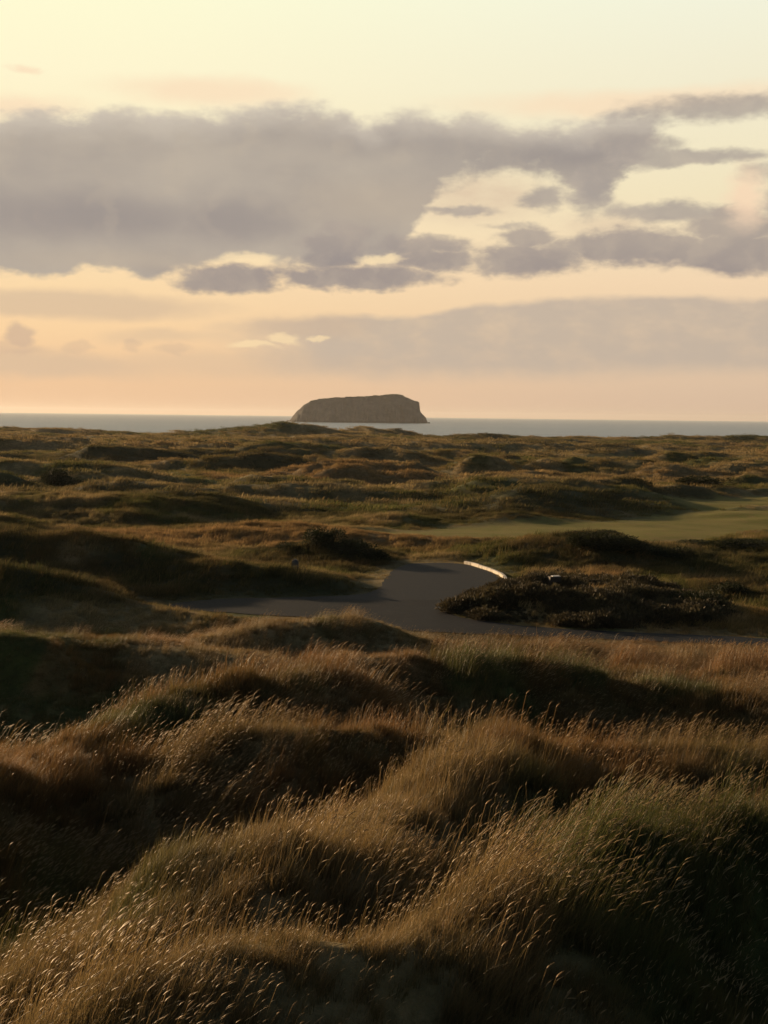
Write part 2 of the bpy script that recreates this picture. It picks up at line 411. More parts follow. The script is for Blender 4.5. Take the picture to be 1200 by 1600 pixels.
# ------------------------------------------------------------------ island
def island():
    Y = 2250.0
    def W(px, py): return at_y(px, py, Y)
    prof = [(454,657),(458,652),(464,645),(470,640),(478,633),(488,627),(500,624),(520,622),(545,621),(575,620),(600,618),(612,617),(624,617),(632,620),(643,625),(652,628),(654.5,630),(655,640),(656.5,645),(661,648.5),(664.5,652),(666,656),(668,660)]
    xs = np.array([W(*p).x for p in prof]); zs = np.array([max(W(*p).z, 1.0) for p in prof])
    x0, x1 = xs[0] - 6, xs[-1] + 4
    nx, ny = 300, 120
    X = np.linspace(x0, x1, nx); depth = 95.0
    top = np.interp(X, xs, zs) + (vnoise(X / 9.0, X * 0, 331) - .5) * 1.1 + (vnoise(X / 2.5, X * 0, 337) - .5) * .8
    # make the right end overhang-free but steep
    gx, gv = np.meshgrid(X, np.linspace(-1, 1, ny))
    u = (gx - x0) / (x1 - x0)
    half = depth * np.clip(np.sin(np.clip(u, 0.001, .999) * np.pi), 0, 1) ** .45 + 3
    half = half * (1 + .22 * (fbm(gx / 30, gv * .3 + 3, 301, 4) - .5))
    gy = Y + gv * half
    # profile across: cliff at both sides, gentle top
    e = 1 - np.abs(gv)
    wall = sstep(e, 0.0, .30)
    cr = fbm(gx / 9 + 5, gy / 16, 311, 5)
    cr2 = fbm(gx / 3.5, gy / 7, 317, 4)
    zz = -2 + (top[None, :] + 2) * (wall ** .55) * (1 - .10 * (1 - wall))
    zz = zz + (cr - .5) * 11 * (1 - wall) * wall * 4 + (cr2 - .5) * 3.0 * np.minimum(1, wall * 3)*(1.15-wall)
    gy = gy + (cr2 - .5) * 5 * (1 - wall) + (cr - .5) * 26 * (1 - wall)
    gx2 = gx + (cr2 - .5) * 3 * (1 - wall)
    Vv = np.stack([gx2.ravel(), gy.ravel(), zz.ravel()], 1)
    a = np.arange(ny - 1)[:, None]; b2 = np.arange(nx - 1)[None, :]
    Ff = np.stack([a * nx + b2, a * nx + b2 + 1, (a + 1) * nx + b2 + 1, (a + 1) * nx + b2], -1).reshape(-1, 4)
    me = mesh_np('island', Vv, Ff, smooth=False)
    m, nt = newmat('island_rock')
    gg = N(nt, 'ShaderNodeNewGeometry')
    g = gg.outputs['Position']
    mp = N(nt, 'ShaderNodeMapping', inp={'Scale': (.7, 1, 1.1)}); nt.links.new(g, mp.inputs[0])
    n1 = noise(nt, mp.outputs[0], .10, 6, .65); n2 = noise(nt, mp.outputs[0], .03, 4, .6)
    sp = N(nt, 'ShaderNodeSeparateXYZ'); nt.links.new(g, sp.inputs[0])
    nz = N(nt, 'ShaderNodeSeparateXYZ'); nt.links.new(gg.outputs['Normal'], nz.inputs[0])
    c = mixc(nt, smooth(nt, n1, .35, .7), (.075, .070, .069), (.135, .123, .118))
    c = mixc(nt, smooth(nt, n2, .45, .7, 0., .5), c, (.085, .075, .062))
    grassy = mth(nt, 'MULTIPLY', smooth(nt, nz.outputs[2], .55, .85), smooth(nt, sp.outputs[2], 14, 26))
    c = mixc(nt, grassy, c, (.075, .07, .035))
    c = mixc(nt, smooth(nt, sp.outputs[2], 4.5, 2.0, 0., .8), c, (.05, .045, .04))     # weed-dark tidal band
    b = N(nt, 'ShaderNodeBsdfPrincipled', inp={'Roughness': .95}); nt.links.new(c, b.inputs['Base Color'])
    b.inputs['Specular IOR Level'].default_value = .1
    bp = N(nt, 'ShaderNodeBump', inp={'Strength': 1., 'Distance': 4.}); nt.links.new(n1, bp.inputs['Height']); nt.links.new(bp.outputs[0], b.inputs['Normal'])
    out(nt, b.outputs[0])
    o = link('island', me, None, [m]); tag(o, 'flat topped rocky island with cliffs standing alone in the sea', 'island', None, 'structure')
    # foam where swell meets the rock
    fm, nt = newmat('surf_foam')
    b = N(nt, 'ShaderNodeBsdfPrincipled', inp={'Base Color': (.6, .62, .62, 1), 'Roughness': .8})
    out(nt, b.outputs[0])
    V3 = []; F3 = []
    for side in (-1,):
        k = 0
        for q in range(nx):
            yy = gy[0, q]; w = 3 + 9 * vnoise(np.array([q / 6.]), np.array([2.]), 5)[0]
            V3 += [(gx2[0, q], yy - w - 2, .12), (gx2[0, q], yy - w * .2 + 6, .25)]
        for q in range(nx - 1): F3.append((q * 2, q * 2 + 2, q * 2 + 3, q * 2 + 1))
    fo = link('surf', mesh_np('surf', np.array(V3), np.array(F3)), None, [fm]); tag(fo, 'thin line of white surf along the foot of the island', None, None, 'stuff')
island()

# ------------------------------------------------------------------ grass clumps
hidden = bpy.data.collections.new('clump_sources')     # never linked to the scene: only instanced
def clump(name, blades, radius, h0, h1, width, heads=0, lean=.5, segs=3, headsize=1.0, mat=None):
    Vs = []; Fs = []; T = []; Rn = []; Hd = []
    def strip(x, y, H, w, az, ln, rnd, head=False, tmin=0., wdir=None):
        # quadratic bend down-wind
        b0 = len(Vs)
        wx, wy = math.cos(az), math.sin(az)
        px, py = (-wy, wx) if wdir is None else wdir
        for s in range(segs + 1):
            t = s / segs
            off = ln * H * (t ** 1.9); z = H * t * (1 - .28 * ln * t)
            ww = w * (1 - t) ** .7 * .5 if not head else w * .5
            cx, cy = x + wx * off, y + wy * off
            Vs.append((cx - px * ww, cy - py * ww, z)); Vs.append((cx + px * ww, cy + py * ww, z))
            T.extend([t, t]); Rn.extend([rnd, rnd]); Hd.extend([0, 0])
        for s in range(segs):
            a = b0 + s * 2; Fs.append((a, a + 1, a + 3, a + 2))
        return cx, cy, z, wx, wy
    for k in range(blades):
        r = radius * math.sqrt(random.random()); th = random.random() * 6.283
        x, y = r * math.cos(th), r * math.sin(th)
        H = random.uniform(h0, h1) * (1 - .25 * (r / radius) ** 2)
        az = random.gauss(0, .95); ln = max(.03, random.gauss(lean, .25))
        fa = random.random() * 6.283
        strip(x, y, H, width * random.uniform(.7, 1.3), az, ln, random.random(), wdir=(math.cos(fa), math.sin(fa)))
    for k in range(heads):
        r = radius * math.sqrt(random.random()); th = random.random() * 6.283
        x, y = r * math.cos(th), r * math.sin(th)
        H = random.uniform(h1 * 1.0, h1 * 1.55); az = random.gauss(0, .3); ln = max(.15, random.gauss(lean * .75, .12)); rnd = random.random()
        fa = random.random() * 6.283
        cx, cy, z, wx, wy = strip(x, y, H, width * .55, az, ln, rnd, True, wdir=(math.cos(fa), math.sin(fa)))
        # seed head: a slim six sided spindle that nods down-wind
        L = random.uniform(.03, .10) * headsize; rad = random.uniform(.003, .0055) * headsize
        d = Vector((wx * (.55 + ln), wy * (.55 + ln), .75)).normalized()
        n1 = d.cross(Vector((0, 0, 1))).normalized(); n2 = d.cross(n1)
        prev = None
        for t, rr_ in ((-.05, .1), (.25, 1.), (.65, .8), (1., .05)):
            c = Vector((cx, cy, z)) + d * (L * t) + Vector((wx, wy, -1)) * (L * .08 * t * t)
            b0 = len(Vs)
            for q in range(3):
                a = q * 2.0944; p = c + (n1 * math.cos(a) + n2 * math.sin(a)) * rad * rr_
                Vs.append(tuple(p)); T.append(1.); Rn.append(rnd); Hd.append(1.)
            if prev is not None:
                for q in range(3): Fs.append((prev + q, prev + (q + 1) % 3, b0 + (q + 1) % 3, b0 + q))
            prev = b0
    me = mesh_np(name, np.array(Vs), np.array(Fs))
    attr(me, 't', 'FLOAT', 'POINT', T); attr(me, 'rnd', 'FLOAT', 'POINT', Rn); attr(me, 'head', 'FLOAT', 'POINT', Hd)
    me.materials.append(mat or M_GRASS)
    return me
def source(name, makers):
    col = bpy.data.collections.new(name)
    for k, me in enumerate(makers):
        o = bpy.data.objects.new('%s_%02d' % (name, k), me); col.objects.link(o)
    return col
def scatter(name, x, y, z, rot, scale, vegv, col, nvar, label):
    me = bpy.data.meshes.new(name)
    me.vertices.add(len(x)); me.vertices.foreach_set('co', np.stack([x, y, z], 1).astype(np.float32).ravel())
    attr(me, 'rot', 'FLOAT_VECTOR', 'POINT', rot.astype(np.float32))
    attr(me, 'sc', 'FLOAT', 'POINT', scale.astype(np.float32))
    attr(me, 'veg', 'FLOAT_VECTOR', 'POINT', vegv.astype(np.float32))
    a = me.attributes.new('idx', 'INT', 'POINT')      # seeding and plain clumps keep together in patches
    pn = np.clip((fbm(x / 1.1, y / 1.1, 461, 3) - .28) / .44 + rng.normal(0, .22, len(x)), 0, .999)
    a.data.foreach_set('value', np.floor(pn * nvar).astype(np.int32))
    o = link(name, me)
    ng = bpy.data.node_groups.new(name + '_nodes', 'GeometryNodeTree')
    ng.interface.new_socket('Geometry', in_out='INPUT', socket_type='NodeSocketGeometry')
    ng.interface.new_socket('Geometry', in_out='OUTPUT', socket_type='NodeSocketGeometry')
    nd = ng.nodes; L = ng.links
    gi = nd.new('NodeGroupInput'); go = nd.new('NodeGroupOutput')
    m2p = nd.new('GeometryNodeMeshToPoints')
    ci = nd.new('GeometryNodeCollectionInfo'); ci.inputs['Collection'].default_value = col
    ci.inputs['Separate Children'].default_value = True; ci.inputs['Reset Children'].default_value = True
    iop = nd.new('GeometryNodeInstanceOnPoints'); iop.inputs['Pick Instance'].default_value = True
    def na_(nm, t):
        n = nd.new('GeometryNodeInputNamedAttribute'); n.data_type = t; n.inputs['Name'].default_value = nm; return n.outputs['Attribute']
    e2r = nd.new('FunctionNodeEulerToRotation')
    L.new(gi.outputs[0], m2p.inputs[0]); L.new(m2p.outputs[0], iop.inputs['Points']); L.new(ci.outputs[0], iop.inputs['Instance'])
    L.new(na_('idx', 'INT'), iop.inputs['Instance Index']); L.new(na_('rot', 'FLOAT_VECTOR'), e2r.inputs[0])
    L.new(e2r.outputs[0], iop.inputs['Rotation']); L.new(na_('sc', 'FLOAT'), iop.inputs['Scale'])
    L.new(iop.outputs[0], go.inputs[0])
    md = o.modifiers.new('scatter', 'NODES'); md.node_group = ng
    tag(o, label, None, None, 'stuff')
    return o

def wedge(r0, r1, a0, a1, density):
    area = .5 * R(a1 - a0) * (r1 * r1 - r0 * r0); n = int(area * density)
    r = np.sqrt(rng.random(n) * (r1 * r1 - r0 * r0) + r0 * r0); a = np.radians(rng.uniform(a0, a1, n))
    return r * np.sin(a), r * np.cos(a)
WIND = 0.42                                    # blown to the right and a little away
def grass_layer(name, r0, r1, a0, a1, dens, makers, smin, smax, label, thin=True):
    x, y = wedge(r0, r1, a0, a1, dens)
    z, sd, fa = ground_z(x, y)
    keep = (sd > rng.normal(.02, .06, len(x)))
    lenf = np.clip(.35 + .65 * sstep(sd, .2, 2.0), 0, 1)
    keep &= (fa > rng.uniform(-.2, .9, len(x)))
    lenf = lenf * (.4 + .6 * sstep(fa, 0, 4))
    lenf = lenf * (1 - .38 * sstep(np.hypot(x, y), 19, 23) * (1 - sstep(np.hypot(x, y), 34, 37)) * (1 - sstep(x, .6, 2.2)))
    hd = poly_sd(x, y, HEATH)
    keep &= (hd > rng.uniform(-.4, .35, len(x))) | (rng.random(len(x)) < .55 * sstep(fbm(x / .9, y / .9, 441, 2), .35, .6))
    # no grass where people tread right under the camera
    keep &= np.hypot(x, y) > 2.6
    x, y, z, lenf = x[keep], y[keep], z[keep], lenf[keep]
    s, ru_, d = veg(x, y)
    j = lambda v: np.clip(v + rng.normal(0, .12, len(v)), 0, 1)
    v = np.stack([j(s), j(ru_), j(d)], 1)
    gust = fbm(x / 1.7, y / 1.7, 401, 2)
    rot = np.stack([rng.normal(0, .20, len(x)), .02 + .35 * (gust - .3), WIND + rng.normal(0, .30, len(x)) + (fbm(x / 2.5, y / 2.5, 411, 2) - .5) * 1.6], 1)
    tuss = fbm(x / .7, y / .7, 421, 2)
    sc = rng.uniform(smin, smax, len(x)) * lenf * (.58 + .55 * sstep(tuss, .2, .8))
    col = source(name + '_clump', makers)
    print(name, len(x))
    return scatter(name, x, y, z - .02, rot, sc, v, col, len(makers), label)

grass_layer('grass', 2.4, 15, -36, 30, 165,
            [clump('near', 62, .10, .12, .31, .0038, h, .34, 3, .8) for h in (0, 1, 1, 2, 3, 5, 6)], .75, 1.2, 'wind blown tawny seeding grass on the nearest dune')
grass_layer('grass', 15, 34, -32, 27, 78,
            [clump('middle', 54, .17, .14, .31, .0075, h, .36, 2, 1.0) for h in (0, 1, 4, 8)], .75, 1.2, 'tawny tufted grass on the slopes this side of the path')
grass_layer('grass', 34, 75, -28, 24, 22,
            [clump('beyond', 46, .30, .18, .34, .018, 0, .5, 2, 1, M_GRASS_FAR) for h in (0, 1, 2)], .7, 1.25, 'rough grass on the dunes round and behind the path')
grass_layer('grass', 75, 180, -24, 21, 3.0,
            [clump('distant', 50, .62, .18, .36, .040, 0, .45, 2, 1, M_GRASS_FAR) for h in (0, 1, 2)], .7, 1.3, 'rough grass of the middle dunes beyond the fairway')
grass_layer('grass', 180, 440, -22, 20, .75,
            [clump('farthest', 60, 1.3, .20, .42, .09, 0, .4, 2, 1, M_GRASS_FAR) for h in (0, 1, 2)], .7, 1.3, 'grass of the last dunes before the sea')

# ------------------------------------------------------------------ heather bank
def shrub_mat(name, c1, c2, c3):
    m, nt = newmat(name)
    rn = N(nt, 'ShaderNodeAttribute', attribute_name='rnd').outputs['Fac']
    ri = N(nt, 'ShaderNodeObjectInfo').outputs['Random']
    c = mixc(nt, smooth(nt, rn, 0, 1), c1, c2)
    c = mixc(nt, smooth(nt, ri, .5, 1., 0., .7), c, c3)
    b = N(nt, 'ShaderNodeBsdfPrincipled', inp={'Roughness': .7}); b.inputs['Specular IOR Level'].default_value = .2
    nt.links.new(c, b.inputs['Base Color'])
    tr = N(nt, 'ShaderNodeBsdfTranslucent'); nt.links.new(c, tr.inputs[0])
    mx = N(nt, 'ShaderNodeMixShader', inp={0: .25}); nt.links.new(b.outputs[0], mx.inputs[1]); nt.links.new(tr.outputs[0], mx.inputs[2])
    out(nt, mx.outputs[0]); return m
M_HEATHER = shrub_mat('heather_sprigs', (.048, .042, .024), (.085, .065, .036), (.12, .10, .048))
M_GORSE = shrub_mat('gorse_leaves', (.018, .022, .010), (.040, .044, .018), (.030, .034, .014))
def sprigs(name, n, rad, hgt, size, mat, seed, lumps=7):
    rnd = random.Random(seed); Vs = []; Fs = []; Rn = []
    L = [(rnd.gauss(0, .38), rnd.gauss(0, .38), rnd.uniform(.25, .7), rnd.uniform(.35, .6)) for _ in range(lumps)]
    k = 0
    while k < n:
        lx, ly, lz, lr = rnd.choice(L)
        d = Vector((rnd.gauss(0, 1), rnd.gauss(0, 1), rnd.gauss(.25, 1))).normalized()
        rr_ = lr * rnd.uniform(.45, 1.0) ** .8 * (1.0 + .35 * rnd.random() ** 4)
        p = Vector(((lx + d.x * rr_) * rad, (ly + d.y * rr_) * rad, (lz + d.z * rr_ * .8) * hgt))
        if p.z < 0: continue
        k += 1
        dirn = (d + Vector((rnd.gauss(.2, .5), rnd.gauss(0, .5), rnd.gauss(.5, .4)))).normalized()
        sd = dirn.cross(Vector((rnd.gauss(0, 1), rnd.gauss(0, 1), rnd.gauss(0, 1)))).normalized()
        s = size * rnd.uniform(.6, 1.4); b0 = len(Vs)
        Vs += [tuple(p - sd * s * .22), tuple(p + sd * s * .22), tuple(p + dirn * s + sd * s * .06), tuple(p + dirn * s * .95 - sd * s * .06)]
        v = rnd.random(); Rn += [v] * 4
        Fs.append((b0, b0 + 1, b0 + 2, b0 + 3))
    me = mesh_np(name, np.array(Vs), np.array(Fs), smooth=False)
    attr(me, 'rnd', 'FLOAT', 'POINT', Rn); me.materials.append(mat)
    return me
x0_, y0_ = HEATH.min(0); x1_, y1_ = HEATH.max(0)
hx = rng.uniform(x0_, x1_, 11000); hy = rng.uniform(y0_, y1_, 11000)
pb = at_y(866, 908, 38.1)
k_ = (np.hypot(hx - pb.x, (hy - pb.y + .35) * .6) > .42) & (poly_sd(hx, hy, HEATH) < rng.uniform(-.7, .25, 11000)); hx, hy = hx[k_], hy[k_]
hz, hs_, _f = ground_z(hx, hy); k_ = hs_ > .1; hx, hy, hz = hx[k_], hy[k_], hz[k_]
hcol = source('heather_tuft', [sprigs('heather_tuft', 420, .30, .26, .06, M_HEATHER, 50 + q) for q in range(4)])
scatter('heather', hx, hy, hz - .02, np.stack([rng.normal(0, .15, len(hx)), rng.normal(0, .15, len(hx)), rng.uniform(0, 6.28, len(hx))], 1),
        rng.uniform(.3, .8, len(hx)) * (.35 + 1.5 * sstep(fbm(hx / 1.3, hy / .8, 431, 3), .3, .75)), np.zeros((len(hx), 3)), hcol, 4, 'low rough brown heather covering the bank on the right of the path')

# ------------------------------------------------------------------ gorse bushes, each a thing
M_STEM, nt = newmat('gorse_stem'); b = N(nt, 'ShaderNodeBsdfPrincipled', inp={'Base Color': (.06, .045, .03, 1), 'Roughness': .9}); out(nt, b.outputs[0])
def stems(name, seed, rad, hgt):
    rnd = random.Random(seed); bm = bmesh.new()
    for k in range(7):
        a = rnd.random() * 6.28; p0 = Vector((0, 0, -.15)); p1 = Vector((math.cos(a) * rad * .45, math.sin(a) * rad * .45, hgt * .6))
        rings = []
        for t, r_ in ((0, .035), (.5, .025), (1, .010)):
            c = p0.lerp(p1, t) + Vector((0, 0, .1 * math.sin(t * 3.1)))
            rings.append([bm.verts.new(c + Vector((math.cos(q * 1.047) * r_, math.sin(q * 1.047) * r_, 0))) for q in range(6)])
        for A, B in zip(rings, rings[1:]):
            for q in range(6): bm.faces.new((A[q], A[(q + 1) % 6], B[(q + 1) % 6], B[q]))
    me = bpy.data.meshes.new(name); bm.to_mesh(me); bm.free(); me.materials.append(M_STEM); return me
fol = [sprigs('foliage', 5200, 1.0, 1.0, .10, M_GORSE, 80 + q, 16) for q in range(3)]
ste = [stems('stem', 90 + q, 1.0, 1.0) for q in range(3)]
GORSE = [ # px, py of the foot, Y, radius x, radius y, height, label
 (925, 880, 48.9, 1.25, .9, .55, 'darkest wide gorse bush on the near face of the right mound'),
 (980, 882, 48.9, 1.20, .9, .50, 'dark gorse bush at the middle of the row on the right mound'),
 (1030, 884, 48.9, 1.0, .8, .42, 'low dark gorse bush ending the row at its right end on the mound'),
 (905, 846, 51.5, .7, .7, .22, 'green gorse bush on the top of the right mound, left of its peak'),
 (955, 842, 51.5, .8, .7, .24, 'rounded gorse bush on the peak of the right mound'),
 (500, 862, 50.6, .75, .7, .72, 'tallest peaked gorse bush on the mound left of the path'),
 (545, 874, 50.0, 1.1, .9, .60, 'wide dark gorse bush just right of the peaked one left of the path'),
 (590, 888, 49.2, .8, .7, .45, 'low gorse bush beside the left edge of the turning place'),
 (458, 868, 50.8, .8, .6, .40, 'low gorse bush on the left shoulder of the mound left of the path'),
 (86, 772, 95.5, 1.3, 1.2, 1.25, 'dark gorse bush standing up alone on the far left dune'),
 (125, 776, 95.0, 2.6, 1.6, .75, 'long dark gorse bush beside the upright one on the far left dune'),
 (1110, 872, 53, 1.5, 1.0, .30, 'gorse bush on the low rise right of the right mound'),
 (1165, 868, 53, 1.3, 1.0, .30, 'gorse bush near the right edge of the picture behind the heather'),
 (1150, 940, 40.5, .7, .6, .45, 'bright edged green bush at the right end of the heather bank'),
 (1075, 960, 37.0, .8, .7, .45, 'dark round bush at the right end of the heather bank above the path'),
 (1090, 762, 103.5, 2.2, 1.8, .9, 'dark bush on the dune beyond the fairway at the right'),
]
for q, (px, py, Y, rx, ry, hh, lab) in enumerate(GORSE):
    p = at_y(px, py, Y); z, _a, _b = ground_z(np.array([p.x]), np.array([p.y]))
    e = bpy.data.objects.new('gorse_bush', None); scene.collection.objects.link(e)
    e.location = (p.x, p.y, float(z[0]) - .08); e.scale = (rx, ry, hh); e.rotation_euler = (0, 0, 0)
    e.empty_display_size = .2
    tag(e, lab, 'bush', 'gorse bushes on the dunes')
    link('foliage', fol[q % 3], e); link('stem', ste[q % 3], e)

# ------------------------------------------------------------------ kerb, box, stone
m_kerb, nt = newmat('kerb_concrete')
g = N(nt, 'ShaderNodeNewGeometry').outputs['Position']; n1 = noise(nt, g, 5, 5, .6)
c = mixc(nt, smooth(nt, n1, .4, .7), (.62, .56, .48), (.42, .37, .30))
b = N(nt, 'ShaderNodeBsdfPrincipled', inp={'Roughness': .6}); nt.links.new(c, b.inputs['Base Color']); out(nt, b.outputs[0])
kp = [at_z(a, b2, PZ) for a, b2 in [(724,880.8),(735,883.0),(748,887),(766,893),(779,899),(786,905),(787.5,910)]]
kt = bpy.data.objects.new('path_kerb', None); scene.collection.objects.link(kt); kt.location = kp[2]
tag(kt, 'pale low kerb round the right bend of the turning place, catching the low sun', 'kerb')
for A, B in zip(kp, kp[1:]):
    d = (B - A).xy; L_ = d.length; ns = max(1, round(L_ / .9)); d = d.normalized(); nrm = Vector((-d.y, d.x))
    for q in range(ns):
        bm = bmesh.new(); l = L_ / ns - .012
        bmesh.ops.create_cube(bm, size=1); hgt = (.115 if A.x > 2.5 else .07) + random.uniform(-.008, .008)
        for v in bm.verts: v.co = Vector((v.co.x * l, v.co.y * .11, v.co.z * hgt))
        bmesh.ops.bevel(bm, geom=bm.edges[:], offset=.012, segments=2, affect='EDGES')
        me = bpy.data.meshes.new('kerb_stone'); bm.to_mesh(me); bm.free()
        c2 = A.xy + d * (L_ * (q + .5) / ns) + nrm * .07
        o = link('kerb_stone', me, kt, [m_kerb])
        o.location = Vector((c2.x, c2.y, PZ + hgt / 2 - .01)) - kt.location
        o.rotation_euler = (0, random.uniform(-.004, .004), math.atan2(d.y, d.x) + random.uniform(-.01, .01))

def flatmat(name, col, rough=.6):
    m, nt = newmat(name); g = N(nt, 'ShaderNodeNewGeometry').outputs['Position']; n1 = noise(nt, g, 12, 4, .6)
    c = mixc(nt, smooth(nt, n1, .35, .7), col, tuple(v * .7 for v in col))
    b = N(nt, 'ShaderNodeBsdfPrincipled', inp={'Roughness': rough}); nt.links.new(c, b.inputs['Base Color']); out(nt, b.outputs[0]); return m
def box(name, dims, loc, mat, parent, bev=.01, taper=1.0):
    bm = bmesh.new(); bmesh.ops.create_cube(bm, size=1)
    for v in bm.verts:
        k = taper if v.co.z > 0 else 1
        v.co = Vector((v.co.x * dims[0] * k, v.co.y * dims[1] * k, v.co.z * dims[2]))
    bmesh.ops.bevel(bm, geom=bm.edges[:], offset=bev, segments=2, affect='EDGES')
    me = bpy.data.meshes.new(name); bm.to_mesh(me); bm.free()
    o = link(name, me, parent, [mat]); o.location = loc; return o
p = at_y(866, 908, 38.1); z, _a, _b = ground_z(np.array([p.x]), np.array([p.y]))
t = bpy.data.objects.new('marker_box', None); scene.collection.objects.link(t); t.location = (p.x, p.y, max(float(z[0]) + .10, p.z)); t.rotation_euler = (0, 0, .25)
tag(t, 'small low dark box with a pale lid at the top of the heather bank', 'box')
mdk = flatmat('dark_timber', (.035, .022, .018)); mpl = flatmat('pale_lid', (.55, .5, .48), .35)
box('body', (.34, .22, .16), (0, 0, .06), mdk, t); box('lid', (.25, .20, .022), (0.04, 0, .15), mpl, t, .005)
for sx in (-.14, .14): box('foot', (.04, .20, .34), (sx, 0, -.17), mdk, t, .004)
p = at_y(461, 896, 42.1); z, _a, _b = ground_z(np.array([p.x]), np.array([p.y]))
t = bpy.data.objects.new('marker_stone', None); scene.collection.objects.link(t); t.location = (p.x, p.y, float(z[0]) - .12)
tag(t, 'stubby dull grey stone marker on the dark dune left of the path', 'marker')
mst = flatmat('grey_stone', (.11, .11, .115), .9)
box('base', (.40, .34, .16), (0, 0, .06), mst, t, .03); box('shaft', (.26, .24, .44), (0, 0, .355), mst, t, .04, .72)

# ------------------------------------------------------------------ sky
world = bpy.data.worlds.new('World'); scene.world = world; world.use_nodes = True
nt = world.node_tree; nt.nodes.clear()
def lin(c):
    return tuple(((v / 255) / 12.92 if v / 255 <= .04045 else ((v / 255 + .055) / 1.055) ** 2.4) for v in c)
D = N(nt, 'ShaderNodeTexCoord').outputs['Generated']
dn = N(nt, 'ShaderNodeVectorMath', operation='NORMALIZE'); nt.links.new(D, dn.inputs[0]); D = dn.outputs[0]
sp = N(nt, 'ShaderNodeSeparateXYZ'); nt.links.new(D, sp.inputs[0])
AZ = mth(nt, 'MULTIPLY', mth(nt, 'ARCTAN2', sp.outputs[0], sp.outputs[1]), 180 / math.pi)
EL = mth(nt, 'MULTIPLY', mth(nt, 'ARCSINE', sp.outputs[2]), 180 / math.pi)
cb = N(nt, 'ShaderNodeCombineXYZ'); nt.links.new(AZ, cb.inputs[0]); nt.links.new(EL, cb.inputs[1]); P = cb.outputs[0]
mp = N(nt, 'ShaderNodeMapping', inp={'Scale': (.55, 1, 1)}); nt.links.new(P, mp.inputs[0]); PS = mp.outputs[0]
# billow warp
def noisec(vec, scale, detail, rough):
    n = N(nt, 'ShaderNodeTexNoise', inp={'Scale': scale, 'Detail': detail, 'Roughness': rough}); nt.links.new(vec, n.inputs['Vector'])
    return n.outputs['Color']
def warp(P, src, scale, ax, ay, detail=5, rough=.6):
    nc = noisec(src, scale, detail, rough)
    a = N(nt, 'ShaderNodeVectorMath', operation='MULTIPLY_ADD'); nt.links.new(nc, a.inputs[0])
    a.inputs[1].default_value = (ax, ay, 0); nt.links.new(P, a.inputs[2])
    b = N(nt, 'ShaderNodeVectorMath', operation='SUBTRACT'); nt.links.new(a.outputs[0], b.inputs[0]); b.inputs[1].default_value = (ax * .5, ay * .5, 0)
    return b.outputs[0]
PW = warp(P, PS, 1.0, 1.9, 1.0, 9, .62)
PV = warp(P, PS, .5, 4.5, .9, 5, .6)
def sepxy(v):
    s = N(nt, 'ShaderNodeSeparateXYZ'); nt.links.new(v, s.inputs[0]); return s.outputs[0], s.outputs[1]
WX, WY = sepxy(PW); VX, VY = sepxy(PV)
A0, A1, E0, E1 = -24., 24., 0., 24.
def curve(xs, pts):
    """height of an edge (degrees) against azimuth"""
    n = N(nt, 'ShaderNodeFloatCurve'); c = n.mapping.curves[0]
    q = [azel(*p) for p in pts]; q = [((a - A0) / (A1 - A0), (e - E0) / (E1 - E0)) for a, e in q]
    q = [(0, q[0][1])] + q + [(1, q[-1][1])]
    while len(c.points) < len(q): c.points.new(.5, .5)
    for pt, (a, e) in zip(c.points, q): pt.location = (a, e); pt.handle_type = 'AUTO_CLAMPED'
    n.mapping.update()
    nt.links.new(mth(nt, 'MULTIPLY_ADD', xs, 1 / (A1 - A0), -A0 / (A1 - A0)), n.inputs['Value'])
    return mth(nt, 'MULTIPLY_ADD', n.outputs[0], E1 - E0, E0)
def ell(vec, px, py, rx, ry, inner=.55, outer=1.25):
    a, e = azel(px, py); k = math.degrees(1 / FPX)
    v = N(nt, 'ShaderNodeVectorMath', operation='MULTIPLY_ADD'); nt.links.new(vec, v.inputs[0])
    v.inputs[1].default_value = (1 / (rx * k), 1 / (ry * k), 0); v.inputs[2].default_value = (-a / (rx * k), -e / (ry * k), 0)
    l = N(nt, 'ShaderNodeVectorMath', operation='LENGTH'); nt.links.new(v.outputs[0], l.inputs[0])
    return smooth(nt, l.outputs['Value'], inner, outer, 1., 0.)
def mx(*a):
    r = a[0]
    for b in a[1:]: r = mth(nt, 'MAXIMUM', r, b)
    return r
def inv(a): return mth(nt, 'SUBTRACT', 1., a)
mul = lambda a, b: mth(nt, 'MULTIPLY', a, b)

# clear sky behind the clouds: cream above, peach towards the horizon
def ramp(v, stops):
    n = N(nt, 'ShaderNodeValToRGB'); r = n.color_ramp
    while len(r.elements) < len(stops): r.elements.new(.5)
    for el_, (p_, c_) in zip(r.elements, stops): el_.position = p_; el_.color = (*lin(c_), 1)
    nt.links.new(v, n.inputs[0]); return n.outputs[0]
ev = mth(nt, 'MULTIPLY', EL, 1 / 24.)
yel = lambda py: azel(600, py)[1] / 24.
SL = ramp(ev, [(0, (232,186,146)), (yel(600), (238,195,152)), (yel(520), (250,211,162)), (yel(440), (251,219,172)), (yel(300), (252,230,190)), (yel(130), (255,246,208)), (yel(0), (255,252,212))])
SR = ramp(ev, [(0, (210,180,156)), (yel(600), (219,190,162)), (yel(520), (232,202,168)), (yel(440), (243,214,178)), (yel(300), (242,228,192)), (yel(130), (243,236,208)), (yel(0), (243,243,220))])
sky = mixc(nt, smooth(nt, AZ, -18, 18), SL, SR)

# peach veils above the big bank
pv = mul(mx(ell(PV, 330, 145, 190, 26, .2, 1.2), ell(PV, 1000, 160, 330, 24, .2, 1.2), ell(PV, 30, 165, 120, 22, .2, 1.2), ell(PV, 30, 105, 30, 7, .2, 1.2)), .75)
sky = mixc(nt, pv, sky, lin((250, 222, 188)))
